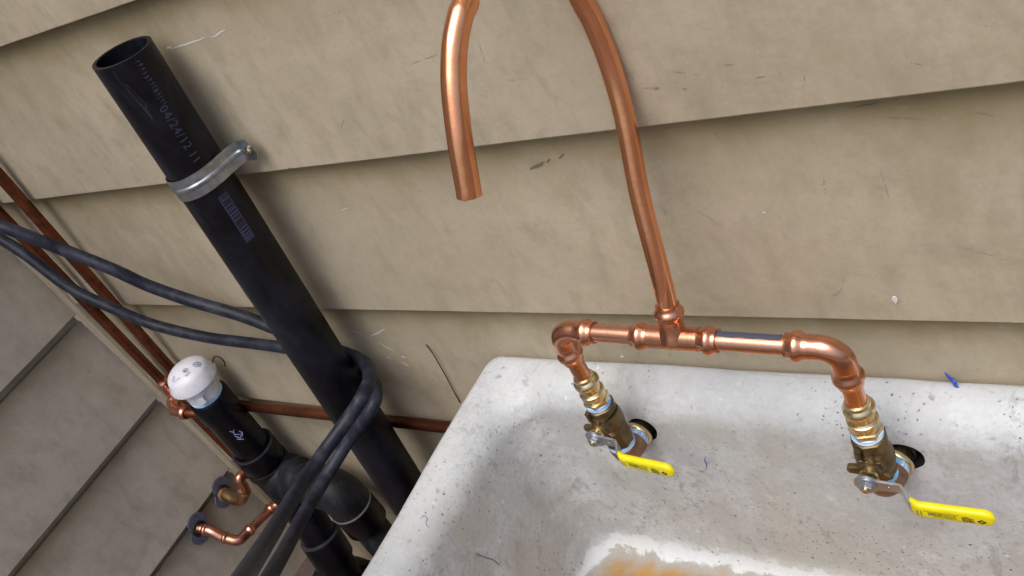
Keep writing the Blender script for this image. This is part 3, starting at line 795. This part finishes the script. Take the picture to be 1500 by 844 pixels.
# ------------------------------------------------------------------ hoses
def hose(name, pts, rad, label, seed):
    P = catmull([WY(a, b, c) for a, b, c in pts], 8)
    bm = nb(); sweep(bm, P, rad, 22, True, lambda t, i: rad * (1 + .035 * noise.noise(V((i * .35, seed, 0)))))
    return tag(obj(name, bm, M_hose), label, 'hose', 'black rubber hoses looped over the standpipe')
hose('rubber_hose', [(-90, 300, -.10), (0, 331, -.085), (47, 348, -.075), (95, 367, -.062), (166, 395, -.05), (216, 418, -.04), (281, 441, -.028), (352, 462, -.017), (410, 484, -.0105), (465, 505, -.0100), (512, 520, -.0125), (536, 534, -.0300), (541, 556, -.060), (529, 584, -.092), (511, 612, -.112), (470, 669, -.160), (435, 720, -.215), (400, 778, -.290), (362, 838, -.368), (334, 888, -.43)], .0083,
     'grey black rubber hose, higher of the two on the wall, wrapped over the standpipe', 1.3)
hose('rubber_hose', [(-90, 300, -.03), (-30, 333, -.045), (30, 368, -.045), (100, 420, -.050), (166, 452, -.045), (226, 476, -.035), (301, 494, -.024), (370, 503, -.0150), (425, 511, -.0105), (478, 525, -.0100), (522, 542, -.0125), (547, 560, -.0320), (550, 586, -.062), (534, 614, -.083), (508, 650, -.106), (474, 705, -.153), (446, 752, -.205), (417, 806, -.272), (386, 860, -.345), (362, 900, -.40)], .0080,
     'grey black rubber hose, lower of the two on the wall, wrapped round the standpipe', 4.1)

# ------------------------------------------------------------------ drain assembly
DX, DY = .262, -.0435
dr = empty('drain_pipe', (DX, DY, GZ)); tag(dr, 'short black drain pipe with white air vent cap and trap fittings beside the corner', 'drain pipe')
def DZ(z): return V((DX + (.70 - z) * -.06, DY, z))   # leans a touch like in the photograph
dd = (DZ(.5) - DZ(.7)).normalized()
top = V((.2732, DY, .6985)); low = V((.2580, DY, .5225)); dd = (low - top).normalized()
def at(s): return top + dd * s
bm = nb(); lathe(bm, [(.0262, .004), (.0262, 0), (.0300, 0), (.0314, .002), (.0314, .040), (.0300, .044), (.0300, .14)], top, dd, 44); obj('riser', bm, M_abs_shiny, dr)
bm = nb(); lathe(bm, [(.0255, .004), (.0266, -.002), (.0258, -.0035), (.0270, -.005), (.0260, -.0065), (.0268, -.008), (.025, -.010)], top, dd, 40); obj('thread_tape', bm, M_tape, dr)
bm = nb(); lathe(bm, [(.0245, -.006), (.0268, -.0075), (.0268, -.031), (.0240, -.033), (.0240, -.040)], top, dd, 40)
vc = obj('air_vent', bm, M_white, dr)
bm = nb(); lathe(bm, [(.034, -.0215), (.0372, -.0200), (.0378, -.0210), (.0378, -.0240), (.0318, -.0395), (.0300, -.0422), (.0260, -.0455), (.020, -.0486), (.010, -.0519), (.001, -.0530)], top - dd * .014, dd, 56); obj('cap', bm, M_white, vc, ang=24)
bm = nb()
for k, (az, zz) in enumerate([(0, 0)]):
    Mx = Matrix.Rotation(0, 3, 'Z'); vs = box(bm, top - dd * .0150 + V((.020, -.0185, 0)), (.014, .010, .010), Matrix.Rotation(math.radians(-42), 3, 'Z'))
obj('thread_tab', bm, M_white, vc)
# printed marks on the cap top
ctop = top - dd * .0500
def cap_pt(u, v): 
    rr = math.hypot(u, v); h = .0530 - (rr / .026) ** 2 * .0075 if rr < .026 else .0455 - (rr - .026) * .8
    return top - dd * (h + .0144) + V((u, v, 0))
bm = nb()
def capring(cx, cy, R, w_):
    n_ = 20; A = [bm.verts.new(cap_pt(cx + R * math.cos(2 * math.pi * k / n_), cy + R * math.sin(2 * math.pi * k / n_))) for k in range(n_)]; B = [bm.verts.new(cap_pt(cx + (R - w_) * math.cos(2 * math.pi * k / n_), cy + (R - w_) * math.sin(2 * math.pi * k / n_))) for k in range(n_)]
    for k in range(n_): bm.faces.new((A[k], A[(k + 1) % n_], B[(k + 1) % n_], B[k]))
def capq(cx, cy, w_, h_, ang):
    ca, sa = math.cos(ang), math.sin(ang)
    bm.faces.new([bm.verts.new(cap_pt(cx + a * ca - b * sa, cy + a * sa + b * ca)) for a, b in ((-w_ / 2, -h_ / 2), (w_ / 2, -h_ / 2), (w_ / 2, h_ / 2), (-w_ / 2, h_ / 2))])
an = .55
capring(.0215, .010, .0052, .0011); capq(.0215, .010, .0055, .0015, an); capq(.0222, .0115, .001, .005, an)
capring(.013, -.006, .0036, .0008); capq(.0132, -.0058, .0045, .0010, an); capq(.0132, -.0078, .0045, .001, an)
for k in range(4): capq(.0185 + .0012 * k * .6, -.0085 + .0022 * (k - 2), .0026, .0010, an); 
capring(-.003, -.021, .0033, .0007); capq(-.003, -.021, .001, .004, an)
for k in range(5): capq(.001 + .0022 * k, -.0255 + .0016 * k, .0015, .0012, an)
obj('cap_print', bm, M_cap_print, vc, False)
bm = nb(); c_ = WY(320, 527, -.03); sweep(bm, catmull([c_ + V((.001, 0, -.014)), c_ + V((.006, .001, -.008)), c_ + V((.008, .001, .000)), c_ + V((.003, .001, .006)), c_ + V((-.005, -.001, .005)), c_ + V((-.012, -.004, -.002))], 6), .0011, 8); obj('wire_loop', bm, M_dark, dr)
# marker scribble on the riser
def on_r(z, phi, l=.0004): return on_pipe(z, phi, l, top, dd, .0300)
bm = nb()
zm = WY(371, 640, -.06).z
def stroke(pts):
    P_ = [on_r(zm - a, 62 + b) for a, b in pts]
    c_ = at((top.z - zm)); nr_ = V((math.sin(math.radians(62)), -math.cos(math.radians(62)), 0)); ribbon(bm, P_, .0022, nr_)
for s_ in ([(-.012, -14), (-.006, -8), (-.010, -2)], [(-.008, -6), (-.002, -10), (.004, 2)], [(.000, -12), (.006, -8), (.010, -2), (.004, 6)], [(.008, -14), (.012, -6), (.016, 2)], [(.010, 4), (.004, 10), (-.002, 6)]): stroke(s_)
obj('marker_scribble', bm, M_print2, dr, False)
bm = nb(); lathe(bm, [(.0300, .128), (.0352, .1285), (.0360, .130), (.0360, .166), (.0352, .1675), (.0330, .168)], top, dd, 44); obj('coupling', bm, M_abs_shiny, dr)
bm = nb(); lathe(bm, [(.0352, .1282), (.0358, .1280), (.0362, .1288), (.0362, .1296)], top, dd, 44); obj('coupling_edge', bm, M_edge, dr)
# tee with the branch to the right
tz = at(.2085)
bm = nb(); lathe(bm, [(.0340, .168), (.0368, .169), (.0368, .182), (.0340, .186), (.0325, .250)], top, dd, 44)
brd = V((1, -.02, .0)).normalized(); bc = tz
lathe(bm, [(.030, 0), (.0330, .012), (.0385, .015), (.0398, .018), (.0398, .030), (.0375, .034), (.0345, .043), (.030, .044)], bc, brd, 44)
obj('tee', bm, M_abs_dusty, dr)
bm = nb(); lathe(bm, [(.0255, .042), (.0365, .0445), (.0375, .048), (.0370, .055), (.0290, .060), (.0262, .066), (.0300, .068), (.0305, .080), (.0285, .083), (.0255, .085), (.0255, .110)], bc, brd, 44)
obj('trap_adapter', bm, M_abs_dusty, dr)
ec = V((.4120, -.052, .4945))
bm = nb(); sweep(bm, [bc + brd * .085] + arc(ec, -brd, DN, .022, 14) + [ec + DN * .036], .0345, 40); obj('trap_elbow', bm, M_abs_dusty, dr)
bm = nb(); lathe(bm, [(.0312, 0), (.0352, .0008), (.0358, .003), (.0352, .0042), (.0325, .0045)], ec + DN * .034, DN, 44); obj('hub_edge', bm, N('worn_hub_lip').set((.13, .13, .13), .5), dr)
bm = nb(); lathe(bm, [(.0325, .004), (.0350, .0045), (.0350, .050), (.0320, .054), (.0290, .056)], ec + DN * .034, DN, 44); obj('trap_hub', bm, M_abs_shiny, dr)
uc = ec + DN * .085
bm = nb(); sweep(bm, catmull([uc + V((0, 0, .02)), uc + V((.002, -.002, -.02)), uc + V((.022, -.012, -.055)), uc + V((.062, -.030, -.072)), uc + V((.105, -.052, -.058)), uc + V((.130, -.065, -.02)), uc + V((.135, -.068, .04))], 6), .0275, 36); obj('trap_bend', bm, M_abs_dusty, dr)
# stack below the tee
s0 = at(.245); s1 = V((.262, -.066, .349)); s2 = s1 + (s1 - s0).normalized() * .23; sdv = (s2 - s1).normalized()
bm = nb(); sweep(bm, [s0, s1, s2], .0302, 40); obj('lower_pipe', bm, M_abs_shiny, dr)
bm = nb(); lathe(bm, [(.0302, -.001), (.0355, 0), (.0360, .002), (.0360, .052), (.0352, .054), (.0302, .055)], s1, sdv, 44); obj('coupling', bm, M_abs_shiny, dr)
bm = nb(); lathe(bm, [(.0345, -.0012), (.0357, -.0006), (.0361, .0010), (.0361, .0018)], s1, sdv, 44); obj('coupling_edge', bm, M_edge, dr)
bm = nb(); lz = GZ + .080; sweep(bm, [V((.19, -.085, lz)), V((.46, -.10, lz)), V((.9, -.14, lz - .01))], .052, 40); lathe(bm, [(.052, 0), (.060, .001), (.060, .05), (.052, .052)], V((.235, -.0875, lz)), V((1, -.06, 0)), 44)
obj('ground_pipe', bm, M_abs, dr)
# black board-like cleat lying behind the ground pipe is part of the dark base in the photograph

# ------------------------------------------------------------------ copper supply lines
def brg(px, py, y): return WY(px, py, y)
hot = empty('copper_supply_pipe', (.095, -.012, .40)); tag(hot, 'dull copper pipe hard in the wall corner, ending at the upper wall plate', 'pipe', 'weathered copper supply pipes in the corner')
YBp = -.0125
Bx = .0955
bm = nb(); sweep(bm, [V((Bx + .012, YBp, 1.75)), V((Bx + .006, YBp, 1.2)), V((Bx, YBp, .72)), V((Bx, YBp, .438))], r + .0003, 24); obj('riser', bm, M_cu_old, hot)
def small_bead(bm, o, d, k=1.0): bead(bm, V(o), V(d), .017 * k, .0118, .0096, .0096)
zt = WY(259, 577, YBp).z
bm = nb(); tb = V((Bx, YBp, zt)); sweep(bm, [tb + UP * .024, tb - UP * .024], .0100, 28); small_bead(bm, tb + UP * .020, UP); small_bead(bm, tb - UP * .020, DN)
fw = V((.72, -.70, 0)).normalized(); sweep(bm, [tb, tb + fw * .022], .0098, 24); small_bead(bm, tb + fw * .016, fw); obj('tee', bm, M_cu_fit, hot)
ce = tb + fw * .046
bm = nb(); sweep(bm, [tb + fw * .03] + arc(ce, -fw, V((1, .0, -.12)).normalized(), .014, 10) + [ce + V((1, 0, -.12)).normalized() * .022], .0096, 24); small_bead(bm, ce + V((1, 0, -.12)).normalized() * .018, V((1, 0, -.12)).normalized()); obj('elbow', bm, M_cu_fit, hot)
e0 = ce + V((1, 0, -.12)).normalized() * .03
HZ = WY(370, 596, -.0125); HZ2 = WY(655, 626, -.0125)
bm = nb(); sweep(bm, catmull([e0, e0 + V((.02, .006, -.004)), V((HZ.x - .075, -.0125, HZ.z - .0005)), HZ, HZ2, HZ2 + (HZ2 - HZ).normalized() * .5], 8), r + .0002, 24); obj('branch_pipe', bm, M_cu_old, hot)
# bottom: 45 degree elbows into the plate
b0 = V((Bx, YBp, .438))
q1 = WX(351, 700, Bx - .002); q2 = WX(357, 714, Bx - .006); q3 = WX(355, 731, .078); q4 = WX(345, 733, .055); q5 = WX(330, 725, .028); q6 = WX(325, 721, .004)
bm = nb(); small_bead(bm, b0 + DN * .003, UP, .8); sweep(bm, catmull([b0 + UP * .004, b0 + DN * .010, q1, q2, q2 + (q3 - q2) * .5], 6), .0098, 24); small_bead(bm, q2 + (q3 - q2).normalized() * .004, (q2 - q1).normalized(), .8); obj('angled_elbow', bm, M_cu_fit, hot)
bm = nb(); sweep(bm, catmull([q2, q3, q4, q5, q6], 6), .0098, 24)
lathe(bm, [(.011, 0), (.0130, .001), (.0130, .006), (.011, .007)], q2 + (q3 - q2) * .1, (q3 - q2), 6); lathe(bm, [(.011, 0), (.0135, .001), (.0135, .006), (.011, .007)], q5, (q6 - q5), 8); obj('wall_elbow', bm, mat_copper('brassy_elbow', (.50, .33, .18), (.28, .17, .09), .38, .6), hot)
cold = empty('copper_supply_pipe', (.165, -.012, .33)); tag(cold, 'dull copper pipe passing behind the white vent cap and ending at the lower plate', 'pipe', 'weathered copper supply pipes in the corner')
def AX(px, py): return WY(px, py, -.0125)
a_pts = [V((.252, -.0125, 1.75)), V((.194, -.0125, 1.08)), V((.163, -.0125, .74)), V((.146, -.0125, .50)), V((.132, -.0125, .36))]
bm = nb(); sweep(bm, catmull(a_pts, 6), r + .0002, 24); obj('riser', bm, M_cu_old, cold)
k1 = WX(409, 738, .085); k2 = WX(398, 744, .075); k3 = WX(352, 791, .070); k4 = WX(292, 774, .004)
bm = nb(); sweep(bm, catmull([a_pts[-1] + UP * .02, a_pts[-1] + V((0, 0, -.01)), (a_pts[-1] + k1) / 2 + V((0, 0, -.012)), k1, k2], 6), .0095, 24)
dk = (k3 - k2).normalized(); small_bead(bm, k2 - dk * .006, dk, 1.0); obj('upper_elbow', bm, M_cu_fit, cold)
bm = nb(); sweep(bm, [k2, k3], r, 24); obj('pipe', bm, M_cu_fit, cold)
bm = nb(); dw = (k4 - k3).normalized(); cc = k3 + dk * .004
small_bead(bm, cc - dk * .020, -dk, .9); sweep(bm, [cc - dk * .021] + arc(cc, -dk, dw, .014, 10) + [cc + dw * .024], .0097, 24); small_bead(bm, cc + dw * .018, dw, .9); obj('elbow', bm, M_cu_fit, cold)
bm = nb(); sweep(bm, catmull([cc + dw * .03, cc + (k4 - cc) * .65 + V((0, 0, .006)), k4], 6), .0098, 24); small_bead(bm, cc + (k4 - cc) * .72 + V((0, 0, .004)), dw, .9); obj('wall_stub', bm, M_cu_fit, cold)
# wall plates
def plate(c, label, rot):
    t = empty('wall_plate', c); tag(t, label, 'wall plate', 'slate plastic pipe plates on the side wall')
    for sgn in (1, -1):
        out = []
        for k in range(9):
            a = math.radians(-76 + 152 * k / 8); out.append((.010 + .021 * math.cos(a), .0205 * math.sin(a)))
        out += [(.0025, .0175), (.0025, .0105)] + [(.0098 * math.cos(math.radians(a)), .0098 * math.sin(math.radians(a))) for a in (70, 45, 20, -20, -45, -70)] + [(.0025, -.0105), (.0025, -.0175)]
        ca, sa = math.cos(rot), math.sin(rot)
        out = [(sgn * x, sgn * y) for x, y in out]; out = [(x * ca - y * sa, x * sa + y * ca) for x, y in out]
        bm = nb(); prism(bm, out, V(c) + V((.0005, 0, 0)), V((0, 1, 0)), V((0, 0, 1)), V((1, 0, 0)), .0032)
        pl = obj('plate_half', bm, M_flange, t)
        h0 = (sgn * .025 * ca, sgn * .025 * sa); bm = nb(); lathe(bm, [(.0016, 0), (.0014, .0004)], V(c) + V((.0036, h0[0], h0[1])), (1, 0, 0), 10); obj('nail_hole', bm, M_dark, pl, False)
    bm = nb(); R_ = []
    for k in range(20):
        a = 2 * math.pi * k / 20; rr = .0125 + .002 * noise.noise(V((k * .7, c.y * 9, 0)))
        d_ = V((0, math.cos(a), math.sin(a))); R_.append([V(c) + d_ * (rr + .0028 * math.cos(b)) + V((.004 + .0028 * math.sin(b), 0, 0)) for b in [2 * math.pi * j / 6 for j in range(6)]])
    rings(bm, R_, closed=True); fix(bm); obj('sealant', bm, M_seal, t)
plate(WX(325, 721, .001), 'upper slate grey pipe plate on the side wall, nearer the corner', math.radians(60))
plate(WX(290, 774, .001), 'lower slate grey pipe plate on the side wall, farther from the corner', math.radians(60))

# ------------------------------------------------------------------ shavings
def shaving(pts, wd, label):
    bm = nb(); P_ = catmull(pts, 4); R_ = []
    sweep(bm, P_, wd, 6, True, lambda t, i: wd * (.35 + .65 * math.sin(math.pi * min(1, max(0, t)))))
    tag(obj('blue_shaving', bm, M_blue), label, 'plastic scrap', 'blue plastic scraps')
def rimz(px, py): return WZ(px, py, RIM + .0025)
shaving([wall_pt(1384, 546, .003), wall_pt(1390, 553, .006), WZ(1397, 558, RIM + .006), WZ(1400, 565, RIM + .002), WZ(1404, 567, RIM + .002)], .0017, 'bent blue plastic scrap standing on the sink rim against the wall')
YI = -.0475
shaving([WY(1034, 669, YI), WY(1032, 675, YI - .002), WY(1035, 681, YI), WY(1033, 689, YI)], .0005, 'tiny curled blue shaving stuck on the sink back between the two valves')
XI = SX0 + .053
shaving([WX(620, 754, XI), WX(626, 760, XI), WX(624, 767, XI), WX(629, 773, XI)], .0004, 'tiny curled blue shaving stuck on the inner left side of the sink')
bm = nb(); sweep(bm, catmull([WX(699, 812, SX0 + .0545), WX(712, 817, SX0 + .0545), WX(722, 820, SX0 + .0545), WX(731, 827, SX0 + .0545)], 4), .00035, 5); tag(obj('dark_hair', bm, M_dark), 'thin dark hair lying on the lower left inside of the sink', 'hair')
